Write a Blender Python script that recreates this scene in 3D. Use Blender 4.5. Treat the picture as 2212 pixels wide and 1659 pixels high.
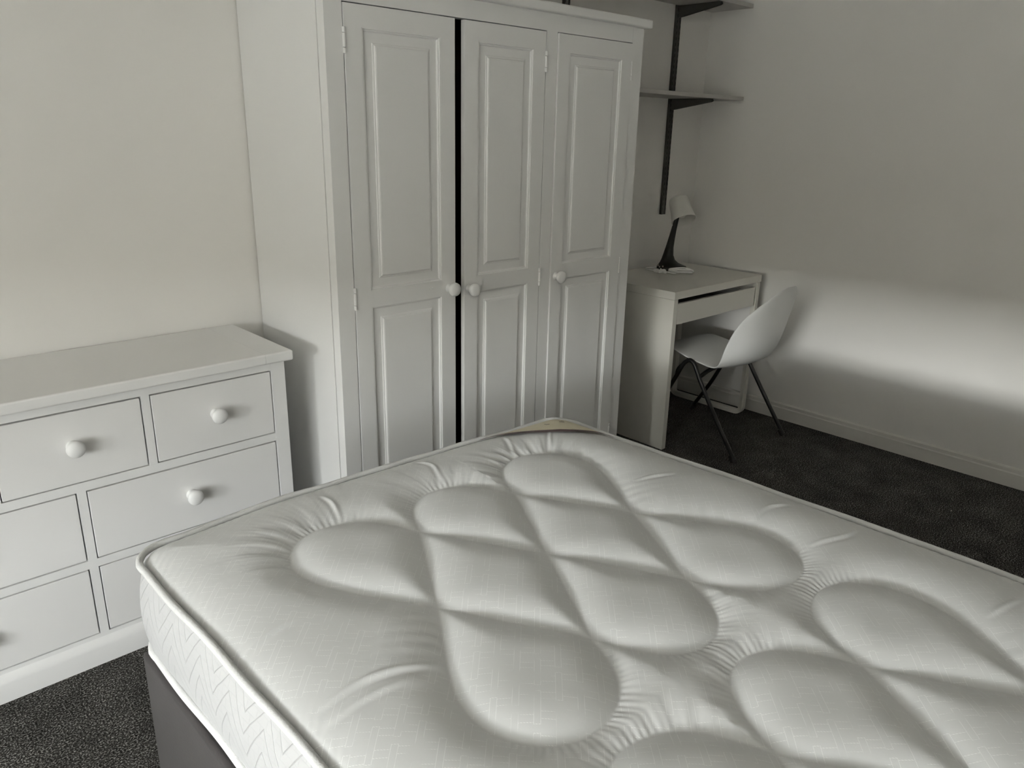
import bpy, bmesh, math, random
import numpy as np
from mathutils import Vector, Matrix

random.seed(7)
S = bpy.context.scene
COL = S.collection
for o in list(bpy.data.objects):
    bpy.data.objects.remove(o)

# Room coordinates used in this script: x runs along the back wall (0 = right wall, negative to the
# left), y is the distance out from the back wall, z is up.  Blender's Y is -y.

# ------------------------------------------------------------------ camera
cam = bpy.data.cameras.new('camera')
cam.sensor_fit = 'HORIZONTAL'
cam.sensor_width = 36.0
cam.lens = 1657.36 / 2212 * 36.0
cam.clip_start = 0.02
cam_o = bpy.data.objects.new('camera', cam)
COL.objects.link(cam_o)
cam_o.location = (-3.6038, -2.4092, 1.3899)
cam_o.rotation_euler = (1.2535, -0.0205, -0.7529)
S.camera = cam_o

# ------------------------------------------------------------------ sky, daylight, exposure
WIN_Y0, WIN_Y1, WIN_Z0, WIN_Z1 = 1.25, 3.35, 0.60, 2.30
BLIND_Z = 1.20
ROOM_X, ROOM_Y, ROOM_Z = -5.30, 3.60, 2.42
world = bpy.data.worlds.new('overcast_sky')
S.world = world
world.use_nodes = True
bg = world.node_tree.nodes['Background']
bg.inputs[0].default_value = (1.0, 0.992, 1.015, 1)
bg.inputs[1].default_value = 23.0
portal = bpy.data.lights.new('window_portal', 'AREA')
portal.shape = 'RECTANGLE'
portal.size = WIN_Z1 - WIN_Z0
portal.size_y = WIN_Y1 - WIN_Y0
portal.cycles.is_portal = True
po = bpy.data.objects.new('window_portal', portal)
COL.objects.link(po)
po.location = (ROOM_X - 0.20, -(WIN_Y0 + WIN_Y1) / 2, (WIN_Z0 + WIN_Z1) / 2)
po.rotation_euler = (0, -math.pi / 2, 0)
# added area lamp standing in for bright low daylight beyond the garden wall
glow = bpy.data.lights.new('low_daylight_stand_in', 'AREA')
glow.shape = 'RECTANGLE'
glow.size = 1.3
glow.size_y = 7.0
glow.energy = 2200.0
glow.color = (1.0, 0.98, 0.96)
go = bpy.data.objects.new('low_daylight_stand_in', glow)
COL.objects.link(go)
go.location = (-20.0, -4.5, 2.60)
go.rotation_euler = (0, -math.pi / 2, 0)
S.view_settings.view_transform = 'Standard'
S.view_settings.look = 'None'
S.view_settings.gamma = 1.0
S.view_settings.use_curve_mapping = False
S.view_settings.exposure = 0.34
S.cycles.max_bounces = 6
S.cycles.diffuse_bounces = 5
S.cycles.glossy_bounces = 2
S.cycles.transparent_max_bounces = 4
S.cycles.adaptive_threshold = 0.1
S.cycles.sample_clamp_indirect = 6.0
S.cycles.caustics_reflective = False
S.cycles.caustics_refractive = False


# ------------------------------------------------------------------ materials
def new_mat(name, color, rough=0.5, spec=0.5, metal=0.0, sheen=0.0):
    m = bpy.data.materials.new(name)
    m.use_nodes = True
    b = m.node_tree.nodes['Principled BSDF']
    b.inputs['Base Color'].default_value = (*color, 1)
    b.inputs['Roughness'].default_value = rough
    b.inputs['Specular IOR Level'].default_value = spec
    b.inputs['Metallic'].default_value = metal
    b.inputs['Sheen Weight'].default_value = sheen
    return m


def nodes(m):
    return m.node_tree.nodes, m.node_tree.links, m.node_tree.nodes['Principled BSDF']


def mottled(name, c1, c2, scale, rough, bump=0.0, bscale=None, spec=0.5, stretch=(1, 1, 1), detail=1, sheen=0.0, dist=0.001):
    """paint / laminate / fabric: two close tones on a noise, and a fine bump"""
    m = new_mat(name, c1, rough, spec, sheen=sheen)
    N, L, B = nodes(m)
    tc = N.new('ShaderNodeTexCoord')
    mp = N.new('ShaderNodeMapping')
    mp.inputs['Scale'].default_value = stretch
    L.new(tc.outputs['Object'], mp.inputs['Vector'])
    n = N.new('ShaderNodeTexNoise')
    n.inputs['Scale'].default_value = scale
    n.inputs['Detail'].default_value = detail
    L.new(mp.outputs[0], n.inputs['Vector'])
    mx = N.new('ShaderNodeMix')
    mx.data_type = 'RGBA'
    mx.inputs['A'].default_value = (*c1, 1)
    mx.inputs['B'].default_value = (*c2, 1)
    L.new(n.outputs['Fac'], mx.inputs['Factor'])
    L.new(mx.outputs['Result'], B.inputs['Base Color'])
    if bump:
        n2 = N.new('ShaderNodeTexNoise')
        n2.inputs['Scale'].default_value = bscale or scale
        n2.inputs['Detail'].default_value = 1
        L.new(mp.outputs[0], n2.inputs['Vector'])
        bp = N.new('ShaderNodeBump')
        bp.inputs['Strength'].default_value = bump
        bp.inputs['Distance'].default_value = dist
        L.new(n2.outputs['Fac'], bp.inputs['Height'])
        L.new(bp.outputs[0], B.inputs['Normal'])
    return m


M = {}
M['wall'] = mottled('matt_wall_paint', (0.81, 0.793, 0.762), (0.825, 0.808, 0.777), 3, 0.75, 0.0, 260, 0.25)
M['ceiling'] = mottled('ceiling_paint', (0.89, 0.875, 0.845), (0.91, 0.895, 0.865), 3, 0.9, 0.0, 200, 0.2)
M['skirt'] = mottled('skirting_gloss', (0.72, 0.70, 0.655), (0.74, 0.72, 0.675), 5, 0.35, 0.05, 60)
M['paint'] = mottled('white_furniture_paint', (0.79, 0.787, 0.775), (0.81, 0.807, 0.795), 6, 0.42, 0.10, 120, 0.45, (1, 1, 0.35))
M['paint_h'] = mottled('white_furniture_paint_brushed_along', (0.79, 0.783, 0.77), (0.81, 0.803, 0.79), 6, 0.40, 0.10, 120, 0.45, (0.3, 1, 1))
M['inside'] = mottled('bare_wood_inside', (0.10, 0.07, 0.05), (0.13, 0.09, 0.06), 8, 0.8)
M['laminate'] = mottled('white_laminate', (0.74, 0.72, 0.66), (0.75, 0.73, 0.67), 4, 0.30)
M['whitemetal'] = mottled('white_lacquered_steel', (0.72, 0.70, 0.64), (0.73, 0.71, 0.65), 20, 0.35)
M['drawer_in'] = mottled('grey_drawer_board', (0.30, 0.29, 0.27), (0.34, 0.33, 0.31), 20, 0.6)
M['chair'] = mottled('white_chair_plastic', (0.76, 0.76, 0.745), (0.77, 0.77, 0.755), 30, 0.42, 0.05, 500)
M['black'] = mottled('black_lacquered_steel', (0.008, 0.008, 0.008), (0.012, 0.012, 0.011), 40, 0.35)
M['rubber'] = mottled('black_rubber', (0.010, 0.010, 0.010), (0.014, 0.014, 0.013), 40, 0.7)
M['lampblack'] = mottled('black_lamp_plastic', (0.007, 0.007, 0.006), (0.010, 0.010, 0.009), 40, 0.45, 0.05, 300)
M['lamprim'] = mottled('dark_grey_lamp_rim', (0.045, 0.043, 0.038), (0.055, 0.052, 0.046), 40, 0.5)
M['shade'] = mottled('white_lamp_plastic', (0.76, 0.75, 0.70), (0.77, 0.76, 0.71), 30, 0.45)
M['cord'] = mottled('white_cord', (0.90, 0.89, 0.86), (0.92, 0.91, 0.88), 60, 0.4)
M['brass'] = new_mat('plug_pin_metal', (0.55, 0.53, 0.48), 0.3, 0.5, 1.0)
M['upright'] = mottled('dark_grey_steel', (0.045, 0.043, 0.040), (0.060, 0.057, 0.053), 60, 0.45)
M['slot_shade'] = mottled('black_slot_shade', (0.006, 0.006, 0.006), (0.008, 0.008, 0.008), 60, 0.8)
M['shelf'] = mottled('grey_white_shelf_board', (0.47, 0.455, 0.43), (0.50, 0.485, 0.46), 14, 0.5, 0.03, 80, 0.4, (0.3, 1, 1))
M['divan'] = mottled('dark_grey_divan_plush', (0.034, 0.030, 0.0295), (0.050, 0.045, 0.044), 14, 0.9, 0.35, 420, 0.2, detail=8, sheen=0.15)
M['tape'] = mottled('white_woven_edging_tape', (0.60, 0.60, 0.59), (0.66, 0.66, 0.65), 300, 0.7, 0.8, 380, 0.3)
M['grass'] = mottled('outside_paving', (0.32, 0.312, 0.29), (0.40, 0.392, 0.37), 2, 0.9)
M['gardenwall'] = mottled('outside_render', (0.22, 0.20, 0.17), (0.28, 0.26, 0.22), 2, 0.9)
M['pvc'] = mottled('white_window_plastic', (0.80, 0.80, 0.79), (0.81, 0.81, 0.80), 10, 0.35)
M['label_cream'] = mottled('cream_label_satin', (0.66, 0.60, 0.43), (0.72, 0.67, 0.52), 40, 0.5)
M['label_brown'] = mottled('brown_label_band', (0.085, 0.052, 0.055), (0.11, 0.07, 0.072), 60, 0.5)
M['print'] = mottled('label_print', (0.10, 0.085, 0.05), (0.14, 0.12, 0.08), 90, 0.6)


def carpet_mat():
    m = new_mat('charcoal_carpet', (0.06, 0.055, 0.05), 1.0, 0.05, sheen=0.0)
    N, L, B = nodes(m)
    tc = N.new('ShaderNodeTexCoord')
    v = N.new('ShaderNodeTexNoise')
    v.inputs['Scale'].default_value = 230
    v.inputs['Detail'].default_value = 3
    v.inputs['Roughness'].default_value = 0.7
    L.new(tc.outputs['Object'], v.inputs['Vector'])
    cr = N.new('ShaderNodeValToRGB')
    e = cr.color_ramp.elements
    e[0].position = 0.38
    e[0].color = (0.014, 0.0128, 0.011, 1)
    e[1].position = 0.66
    e[1].color = (0.52, 0.505, 0.475, 1)
    k = cr.color_ramp.elements.new(0.52)
    k.color = (0.066, 0.062, 0.056, 1)
    L.new(v.outputs['Fac'], cr.inputs['Fac'])
    n = N.new('ShaderNodeTexNoise')
    n.inputs['Scale'].default_value = 9
    n.inputs['Detail'].default_value = 5
    L.new(tc.outputs['Object'], n.inputs['Vector'])
    mr = N.new('ShaderNodeMapRange')
    mr.inputs['From Min'].default_value = 0.3
    mr.inputs['From Max'].default_value = 0.7
    mr.inputs['To Min'].default_value = 0.62
    mr.inputs['To Max'].default_value = 1.15
    L.new(n.outputs['Fac'], mr.inputs['Value'])
    mx = N.new('ShaderNodeMix')
    mx.data_type = 'RGBA'
    mx.blend_type = 'MULTIPLY'
    mx.inputs['Factor'].default_value = 1
    L.new(cr.outputs['Color'], mx.inputs['A'])
    L.new(mr.outputs[0], mx.inputs['B'])
    L.new(mx.outputs['Result'], B.inputs['Base Color'])
    bp = N.new('ShaderNodeBump')
    bp.inputs['Strength'].default_value = 0.9
    bp.inputs['Distance'].default_value = 0.006
    L.new(v.outputs['Fac'], bp.inputs['Height'])
    L.new(bp.outputs[0], B.inputs['Normal'])
    return m


M['carpet'] = carpet_mat()


def math_node(N, L, op, a, b=None, c=None):
    n = N.new('ShaderNodeMath')
    n.operation = op
    for i, s in enumerate((a, b, c)):
        if s is None:
            continue
        if isinstance(s, (int, float)):
            n.inputs[i].default_value = s
        else:
            L.new(s, n.inputs[i])
    return n.outputs[0]


def damask_mat():
    """satin mattress ticking: broken rectangles of shiny thread woven into a fine diagonal twill"""
    m = new_mat('white_damask_ticking', (0.70, 0.705, 0.70), 0.40, 0.5, sheen=0.15)
    N, L, B = nodes(m)
    tc = N.new('ShaderNodeTexCoord')
    sp = N.new('ShaderNodeSeparateXYZ')
    L.new(tc.outputs['Object'], sp.inputs[0])

    def mt(op, a, b=None, c=None):
        return math_node(N, L, op, a, b, c)

    # the weave runs at 45 degrees to the bed: p along the long bars, q across them
    p = mt('MULTIPLY', mt('ADD', sp.outputs['X'], sp.outputs['Y']), 0.7071)
    q = mt('MULTIPLY', mt('SUBTRACT', sp.outputs['X'], sp.outputs['Y']), 0.7071)
    LP, LQ, LW_, LB = 0.070, 0.0310, 0.0100, 0.0580
    t = 0.00050
    row = mt('FLOOR', mt('DIVIDE', q, LQ))
    u = mt('MULTIPLY', mt('FRACT', mt('MULTIPLY_ADD', row, 0.42, mt('DIVIDE', p, LP))), LP)
    v = mt('MULTIPLY', mt('FRACT', mt('DIVIDE', q, LQ)), LQ)

    def at(x, c):
        return mt('COMPARE', x, c, t)

    bar = mt('LESS_THAN', v, LW_ + t)
    lng = mt('MULTIPLY', mt('MAXIMUM', at(v, t), at(v, LW_)), mt('LESS_THAN', u, LB))
    end = mt('MULTIPLY', mt('MAXIMUM', at(u, t), at(u, LB)), bar)
    sh = mt('MAXIMUM', mt('MAXIMUM', at(u, 0.0085), at(u, 0.0205)), mt('MAXIMUM', at(u, 0.0430), at(u, 0.0550)))
    sh = mt('MULTIPLY', sh, mt('SUBTRACT', 1.0, bar))
    dots = mt('GREATER_THAN', mt('FRACT', mt('DIVIDE', mt('ADD', sp.outputs['X'], mt('MULTIPLY', sp.outputs['Y'], 0.37)), 0.0019)), 0.38)
    n = N.new('ShaderNodeTexNoise')
    n.inputs['Scale'].default_value = 30
    n.inputs['Detail'].default_value = 2
    L.new(tc.outputs['Object'], n.inputs['Vector'])
    brk = N.new('ShaderNodeMapRange')
    brk.inputs['From Min'].default_value = 0.38
    brk.inputs['From Max'].default_value = 0.55
    L.new(n.outputs['Fac'], brk.inputs['Value'])
    line = mt('MULTIPLY', mt('MULTIPLY', mt('MAXIMUM', mt('MAXIMUM', lng, end), sh), dots), brk.outputs[0])
    mx = N.new('ShaderNodeMix')
    mx.data_type = 'RGBA'
    mx.inputs['A'].default_value = (0.61, 0.615, 0.61, 1)
    mx.inputs['B'].default_value = (0.83, 0.835, 0.83, 1)  # paler thread: its satin sheen is put into the colour too
    L.new(line, mx.inputs['Factor'])
    L.new(mx.outputs['Result'], B.inputs['Base Color'])
    mr = N.new('ShaderNodeMapRange')
    mr.inputs['To Min'].default_value = 0.40
    mr.inputs['To Max'].default_value = 0.26
    L.new(mt('MAXIMUM', mt('MULTIPLY', bar, 0.35), line), mr.inputs['Value'])
    L.new(mr.outputs[0], B.inputs['Roughness'])
    # soft cloth unevenness
    n2 = N.new('ShaderNodeTexNoise')
    n2.inputs['Scale'].default_value = 30
    n2.inputs['Detail'].default_value = 3
    L.new(tc.outputs['Object'], n2.inputs['Vector'])
    h2 = n2.outputs['Fac']
    bp = N.new('ShaderNodeBump')
    bp.inputs['Strength'].default_value = 0.35
    bp.inputs['Distance'].default_value = 0.0016
    L.new(h2, bp.inputs['Height'])
    L.new(bp.outputs[0], B.inputs['Normal'])
    return m


M['damask'] = damask_mat()


def border_mat():
    """mattress border: embossed zigzag lines over rows of little dashes"""
    m = new_mat('white_quilted_border', (0.48, 0.48, 0.48), 0.55, 0.4, sheen=0.1)
    N, L, B = nodes(m)
    tc = N.new('ShaderNodeTexCoord')
    sp = N.new('ShaderNodeSeparateXYZ')
    L.new(tc.outputs['Object'], sp.inputs[0])
    along = math_node(N, L, 'ADD', sp.outputs['X'], sp.outputs['Y'])
    zig = math_node(N, L, 'PINGPONG', along, 0.055)
    zz = math_node(N, L, 'MULTIPLY_ADD', zig, 1.6, sp.outputs['Z'])
    n = N.new('ShaderNodeTexNoise')
    n.inputs['Scale'].default_value = 9
    L.new(tc.outputs['Object'], n.inputs['Vector'])
    zz = math_node(N, L, 'MULTIPLY_ADD', n.outputs['Fac'], 0.03, zz)
    saw = math_node(N, L, 'PINGPONG', zz, 0.021)
    mr = N.new('ShaderNodeMapRange')
    mr.inputs['From Min'].default_value = 0.0
    mr.inputs['From Max'].default_value = 0.0028
    mr.inputs['To Min'].default_value = 1
    mr.inputs['To Max'].default_value = 0
    L.new(saw, mr.inputs['Value'])
    br = N.new('ShaderNodeTexBrick')
    cb = N.new('ShaderNodeCombineXYZ')
    L.new(along, cb.inputs[0])
    L.new(sp.outputs['Z'], cb.inputs[1])
    L.new(cb.outputs[0], br.inputs['Vector'])
    br.inputs['Scale'].default_value = 1
    br.inputs['Brick Width'].default_value = 0.03
    br.inputs['Row Height'].default_value = 0.019
    br.inputs['Mortar Size'].default_value = 0.0006
    br.inputs['Mortar Smooth'].default_value = 0.2
    h = math_node(N, L, 'MULTIPLY_ADD', br.outputs['Fac'], -0.4, mr.outputs[0])
    bp = N.new('ShaderNodeBump')
    bp.inputs['Strength'].default_value = 0.7
    bp.inputs['Distance'].default_value = 0.0020
    L.new(h, bp.inputs['Height'])
    L.new(bp.outputs[0], B.inputs['Normal'])
    return m


M['border'] = border_mat()


def blind_mat():
    m = bpy.data.materials.new('cream_blind_fabric')
    m.use_nodes = True
    N, L = m.node_tree.nodes, m.node_tree.links
    out = N['Material Output']
    N.remove(N['Principled BSDF'])
    d = N.new('ShaderNodeBsdfDiffuse')
    d.inputs['Color'].default_value = (0.70, 0.68, 0.62, 1)
    t = N.new('ShaderNodeBsdfTranslucent')
    n = N.new('ShaderNodeTexNoise')
    n.inputs['Scale'].default_value = 200
    cr = N.new('ShaderNodeValToRGB')
    cr.color_ramp.elements[0].color = (0.68, 0.67, 0.65, 1)
    cr.color_ramp.elements[1].color = (0.76, 0.75, 0.73, 1)
    L.new(n.outputs['Fac'], cr.inputs['Fac'])
    L.new(cr.outputs['Color'], t.inputs['Color'])
    mx = N.new('ShaderNodeMixShader')
    mx.inputs['Fac'].default_value = 0.58
    L.new(d.outputs[0], mx.inputs[1])
    L.new(t.outputs[0], mx.inputs[2])
    L.new(mx.outputs[0], out.inputs['Surface'])
    return m


M['blind'] = blind_mat()


def glass_mat():
    m = bpy.data.materials.new('clear_window_glass')
    m.use_nodes = True
    N, L = m.node_tree.nodes, m.node_tree.links
    out = N['Material Output']
    N.remove(N['Principled BSDF'])
    t = N.new('ShaderNodeBsdfTransparent')
    t.inputs['Color'].default_value = (0.95, 0.97, 0.96, 1)
    g = N.new('ShaderNodeBsdfGlossy')
    g.inputs['Roughness'].default_value = 0.02
    mx = N.new('ShaderNodeMixShader')
    mx.inputs['Fac'].default_value = 0.05
    L.new(t.outputs[0], mx.inputs[1])
    L.new(g.outputs[0], mx.inputs[2])
    L.new(mx.outputs[0], out.inputs['Surface'])
    return m


M['glass'] = glass_mat()

# ------------------------------------------------------------------ mesh helpers
ORIGIN = {}


def P(x, y, z):
    return Vector((x, -y, z))


def tag(o, label=None, cat=None, group=None, kind=None):
    for k, v in (('label', label), ('category', cat), ('group', group), ('kind', kind)):
        if v is not None:
            o[k] = v
    return o


def thing(name, label, cat, base, kind=None, group=None):
    o = bpy.data.objects.new(name, None)
    COL.objects.link(o)
    o.empty_display_size = 0.05
    o.location = P(*base)
    ORIGIN[o.name] = P(*base)
    return tag(o, label, cat, group, kind)


def place(o, c, parent):
    COL.objects.link(o)
    ORIGIN[o.name] = c
    if parent is not None:
        o.parent = parent
        o.location = c - ORIGIN[parent.name]
    else:
        o.location = c
    return o


def mesh_obj(name, me, mat, parent=None, smooth=35, c=None):
    co = np.empty(len(me.vertices) * 3)
    me.vertices.foreach_get('co', co)
    co = co.reshape(-1, 3)
    if c is None:
        lo, hi = co.min(0), co.max(0)
        c = Vector(((lo[0] + hi[0]) / 2, (lo[1] + hi[1]) / 2, lo[2]))
    co -= np.array(c)
    me.vertices.foreach_set('co', co.ravel())
    if smooth:
        me.polygons.foreach_set('use_smooth', [True] * len(me.polygons))
        me.set_sharp_from_angle(angle=math.radians(smooth))
    me.materials.append(M[mat] if isinstance(mat, str) else mat)
    me.update()
    o = bpy.data.objects.new(name, me)
    return place(o, Vector(c), parent)


def build(name, bm, mat, parent=None, smooth=35, c=None):
    bmesh.ops.recalc_face_normals(bm, faces=bm.faces[:])
    me = bpy.data.meshes.new(name)
    bm.to_mesh(me)
    bm.free()
    o = mesh_obj(name, me, mat, parent, smooth, c)
    if smooth == 35:
        w = o.modifiers.new('even_normals', 'WEIGHTED_NORMAL')
        w.keep_sharp = True
    return o


def again(o, c, parent, name=None):
    """another object on the same mesh, standing at c"""
    k = bpy.data.objects.new(name or o.name.split('.')[0], o.data)
    for q in o.keys():
        k[q] = o[q]
    return place(k, c, parent)


def box(bm, x0, x1, y0, y1, z0, z1, bev=0.0, seg=2, sharp_x=()):
    t = bmesh.new()
    bmesh.ops.create_cube(t, size=1)
    for v in t.verts:
        v.co = Vector(((x0 + x1) / 2 + v.co.x * (x1 - x0), -((y0 + y1) / 2 + v.co.y * (y1 - y0)), (z0 + z1) / 2 + v.co.z * (z1 - z0)))
    if bev:
        bmesh.ops.recalc_face_normals(t, faces=t.faces[:])
        ed = [e for e in t.edges if not any(all(abs(v.co.x - q) < 1e-6 for v in e.verts) for q in sharp_x)]
        bmesh.ops.bevel(t, geom=ed, offset=bev, segments=seg, profile=0.5, affect='EDGES')
    merge(bm, t)
    return bm


def merge(bm, t):
    me = bpy.data.meshes.new('tmp')
    t.to_mesh(me)
    t.free()
    bm.from_mesh(me)
    bpy.data.meshes.remove(me)


def boxo(name, dims, mat, parent=None, bev=0.0, seg=2):
    return build(name, box(bmesh.new(), *dims, bev=bev, seg=seg), mat, parent)


def lathe(bm, prof, axis_o, axis_d, n=24, cap=True):
    """prof: list of (r, h); spun round the axis through axis_o (Blender coords) along axis_d"""
    d = Vector(axis_d).normalized()
    a = d.orthogonal().normalized()
    b = d.cross(a)
    rings = []
    for r, h in prof:
        if r < 1e-6:
            rings.append([bm.verts.new(Vector(axis_o) + d * h)])
        else:
            rings.append([bm.verts.new(Vector(axis_o) + d * h + (a * math.cos(2 * math.pi * i / n) + b * math.sin(2 * math.pi * i / n)) * r) for i in range(n)])
    for p, q in zip(rings, rings[1:]):
        for i in range(n):
            j = (i + 1) % n
            if len(p) == 1 and len(q) == 1:
                continue
            if len(p) == 1:
                bm.faces.new((p[0], q[i], q[j]))
            elif len(q) == 1:
                bm.faces.new((p[i], q[0], p[j]))
            else:
                bm.faces.new((p[i], q[i], q[j], p[j]))
    if cap:
        for r in (rings[0], rings[-1]):
            if len(r) > 2:
                bm.faces.new(r)
    return bm


def catmull(pts, n=8, closed=False):
    pts = [np.array(p, float) for p in pts]
    out = []
    m = len(pts)
    rng = range(m) if closed else range(m - 1)
    for i in rng:
        p1, p2 = pts[i], pts[(i + 1) % m]
        p0 = pts[i - 1] if (closed or i > 0) else 2 * p1 - p2
        p3 = pts[(i + 2) % m] if (closed or i + 2 < m) else 2 * p2 - p1
        for k in range(n):
            t = k / n
            out.append(0.5 * (2 * p1 + (p2 - p0) * t + (2 * p0 - 5 * p1 + 4 * p2 - p3) * t * t + (3 * p1 - p0 - 3 * p2 + p3) * t ** 3))
    if not closed:
        out.append(pts[-1])
    return out


def tube(bm, pts, r, n=10, closed=False, flat=None):
    """pts in Blender coordinates; r a number or a list; flat squeezes the section along Z"""
    pts = [Vector(p) for p in pts]
    m = len(pts)
    rings = []
    up = None
    for i, p in enumerate(pts):
        if closed:
            t = (pts[(i + 1) % m] - pts[i - 1]).normalized()
        else:
            t = (pts[min(i + 1, m - 1)] - pts[max(i - 1, 0)]).normalized()
        if up is None:
            up = t.orthogonal().normalized() if abs(t.z) > 0.9 else Vector((0, 0, 1))
        a = (up - t * up.dot(t)).normalized()
        up = a
        b = t.cross(a)
        rr = r[i] if isinstance(r, (list, tuple)) else r
        rings.append([bm.verts.new(p + (a * math.cos(2 * math.pi * k / n) * (flat or 1) + b * math.sin(2 * math.pi * k / n)) * rr) for k in range(n)])
    pairs = list(zip(rings, rings[1:])) + ([(rings[-1], rings[0])] if closed else [])
    for p, q in pairs:
        for k in range(n):
            j = (k + 1) % n
            bm.faces.new((p[k], p[j], q[j], q[k]))
    if not closed:
        bm.faces.new(rings[0])
        bm.faces.new(rings[-1])
    return bm


def rings_panel(bm, x0, x1, z0, z1, yface, prof):
    """nested rectangles from the opening inwards: prof = [(inset, depth behind yface)], last one filled"""
    loops = []
    for ins, dep in prof:
        loops.append([bm.verts.new(P(x, yface - dep, z)) for x, z in ((x0 + ins, z0 + ins), (x1 - ins, z0 + ins), (x1 - ins, z1 - ins), (x0 + ins, z1 - ins))])
    for a, b in zip(loops, loops[1:]):
        for i in range(4):
            j = (i + 1) % 4
            bm.faces.new((a[i], a[j], b[j], b[i]))
    bm.faces.new(loops[-1])
    return bm


# ------------------------------------------------------------------ room shell
W = 0.12


def struct(name, dims, mat, parent=None, label=None, cat=None):
    o = boxo(name, dims, mat, parent)
    if parent is None:
        tag(o, label, cat, kind='structure')
    return o


struct('floor', (ROOM_X, 0, 0, ROOM_Y, -0.10, 0.0), 'carpet', label='charcoal grey speckled carpet covering the bedroom floor', cat='floor')
struct('ceiling', (ROOM_X - W, W, -W, ROOM_Y + W, ROOM_Z, ROOM_Z + 0.1), 'ceiling', label='plain white ceiling above the bedroom', cat='ceiling')
struct('wall_back', (ROOM_X - W, W, -W, 0, -0.10, ROOM_Z), 'wall', label='white painted wall behind the wardrobe and shelves', cat='wall')
struct('wall_right', (0, W, 0, ROOM_Y, -0.10, ROOM_Z), 'wall', label='white painted wall beside the desk and chair', cat='wall')
struct('wall_front', (ROOM_X - W, W, ROOM_Y, ROOM_Y + W, -0.10, ROOM_Z), 'wall', label='white painted wall behind the head of the bed', cat='wall')
LW = 0.26
bm = bmesh.new()
box(bm, ROOM_X - LW, ROOM_X, 0, ROOM_Y, -0.10, WIN_Z0)
box(bm, ROOM_X - LW, ROOM_X, 0, ROOM_Y, WIN_Z1, ROOM_Z)
box(bm, ROOM_X - LW, ROOM_X, 0, WIN_Y0, WIN_Z0, WIN_Z1)
box(bm, ROOM_X - LW, ROOM_X, WIN_Y1, ROOM_Y, WIN_Z0, WIN_Z1)
tag(build('wall_left', bm, 'wall'), 'white painted wall with the daylight window', 'wall', kind='structure')

win = thing('window_1', 'white framed window letting daylight in from the left', 'window', (ROOM_X - 0.13, (WIN_Y0 + WIN_Y1) / 2, WIN_Z0), kind='structure')
xf = ROOM_X - 0.19
bm = bmesh.new()
fw = 0.045
box(bm, xf, xf + 0.06, WIN_Y0, WIN_Y1, WIN_Z0, WIN_Z0 + fw, 0.004)
box(bm, xf, xf + 0.06, WIN_Y0, WIN_Y1, WIN_Z1 - fw, WIN_Z1, 0.004)
box(bm, xf, xf + 0.06, WIN_Y0, WIN_Y0 + fw, WIN_Z0 + fw, WIN_Z1 - fw, 0.004)
box(bm, xf, xf + 0.06, WIN_Y1 - fw, WIN_Y1, WIN_Z0 + fw, WIN_Z1 - fw, 0.004)
build('window_frame', bm, 'pvc', win)
boxo('pane', (xf + 0.025, xf + 0.031, WIN_Y0 + fw, WIN_Y1 - fw, WIN_Z0 + fw, WIN_Z1 - fw), 'glass', win)
boxo('window_sill', (ROOM_X - 0.13, ROOM_X + 0.03, WIN_Y0 - 0.03, WIN_Y1 + 0.03, WIN_Z0 - 0.025, WIN_Z0 + 0.001), 'pvc', win, 0.004)
bl = thing('roller_blind', 'cream roller blind pulled halfway down over the window', 'blind', (ROOM_X - 0.06, (WIN_Y0 + WIN_Y1) / 2, BLIND_Z))
boxo('blind_fabric', (ROOM_X - 0.061, ROOM_X - 0.060, WIN_Y0 + 0.004, WIN_Y1 - 0.004, BLIND_Z + 0.015, WIN_Z1 - 0.03), 'blind', bl)
bm = bmesh.new()
tube(bm, [P(ROOM_X - 0.0605, WIN_Y0 + 0.004, BLIND_Z + 0.008), P(ROOM_X - 0.0605, WIN_Y1 - 0.004, BLIND_Z + 0.008)], 0.009, 10)
build('bottom_bar', bm, 'pvc', bl)
bm = bmesh.new()
tube(bm, [P(ROOM_X - 0.0605, WIN_Y0 + 0.004, WIN_Z1 - 0.022), P(ROOM_X - 0.0605, WIN_Y1 - 0.004, WIN_Z1 - 0.022)], 0.02, 12)
build('roller', bm, 'pvc', bl)
struct('ground', (-40, ROOM_X - LW, -30, 34, -0.40, -0.25), 'grass', label='grey paved yard outside the window', cat='ground')
struct('wall_garden', (-16.2, -16.0, -30, 34, -0.25, 2.02), 'gardenwall', label='rendered garden wall across the yard', cat='wall')


def baseboard(name, along, a0, a1, label):
    """profile: flat face with a sloped top"""
    prof = [(0, 0), (0.0143, 0), (0.0143, 0.060), (0.0120, 0.066), (0.0118, 0.080), (0.006, 0.0855), (0, 0.0855)]
    b = bmesh.new()
    ends = []
    for a in (a0, a1):
        ends.append([b.verts.new(P(-d, a, z) if along == 'y' else P(a, d, z)) for d, z in prof])
    n = len(prof)
    for i in range(n):
        j = (i + 1) % n
        b.faces.new((ends[0][i], ends[0][j], ends[1][j], ends[1][i]))
    b.faces.new(ends[0])
    b.faces.new(ends[1])
    tag(build(name, b, 'skirt', smooth=20), label, 'skirting board', kind='structure')


baseboard('baseboard_right', 'y', 0.0145, ROOM_Y, 'white skirting board along the wall beside the chair')
baseboard('baseboard_back', 'x', -1.14, -0.0145, 'white skirting board on the wall under the desk')

# ------------------------------------------------------------------ knob shared by chest and wardrobe
KNOB = [(0.0155, -0.002), (0.0150, 0.002), (0.0115, 0.006), (0.0100, 0.011), (0.0110, 0.015), (0.0165, 0.0185), (0.0205, 0.0225), (0.0220, 0.0280), (0.0208, 0.0335), (0.0165, 0.0378), (0.0085, 0.0402), (0, 0.0408)]
knob_src = None


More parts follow.
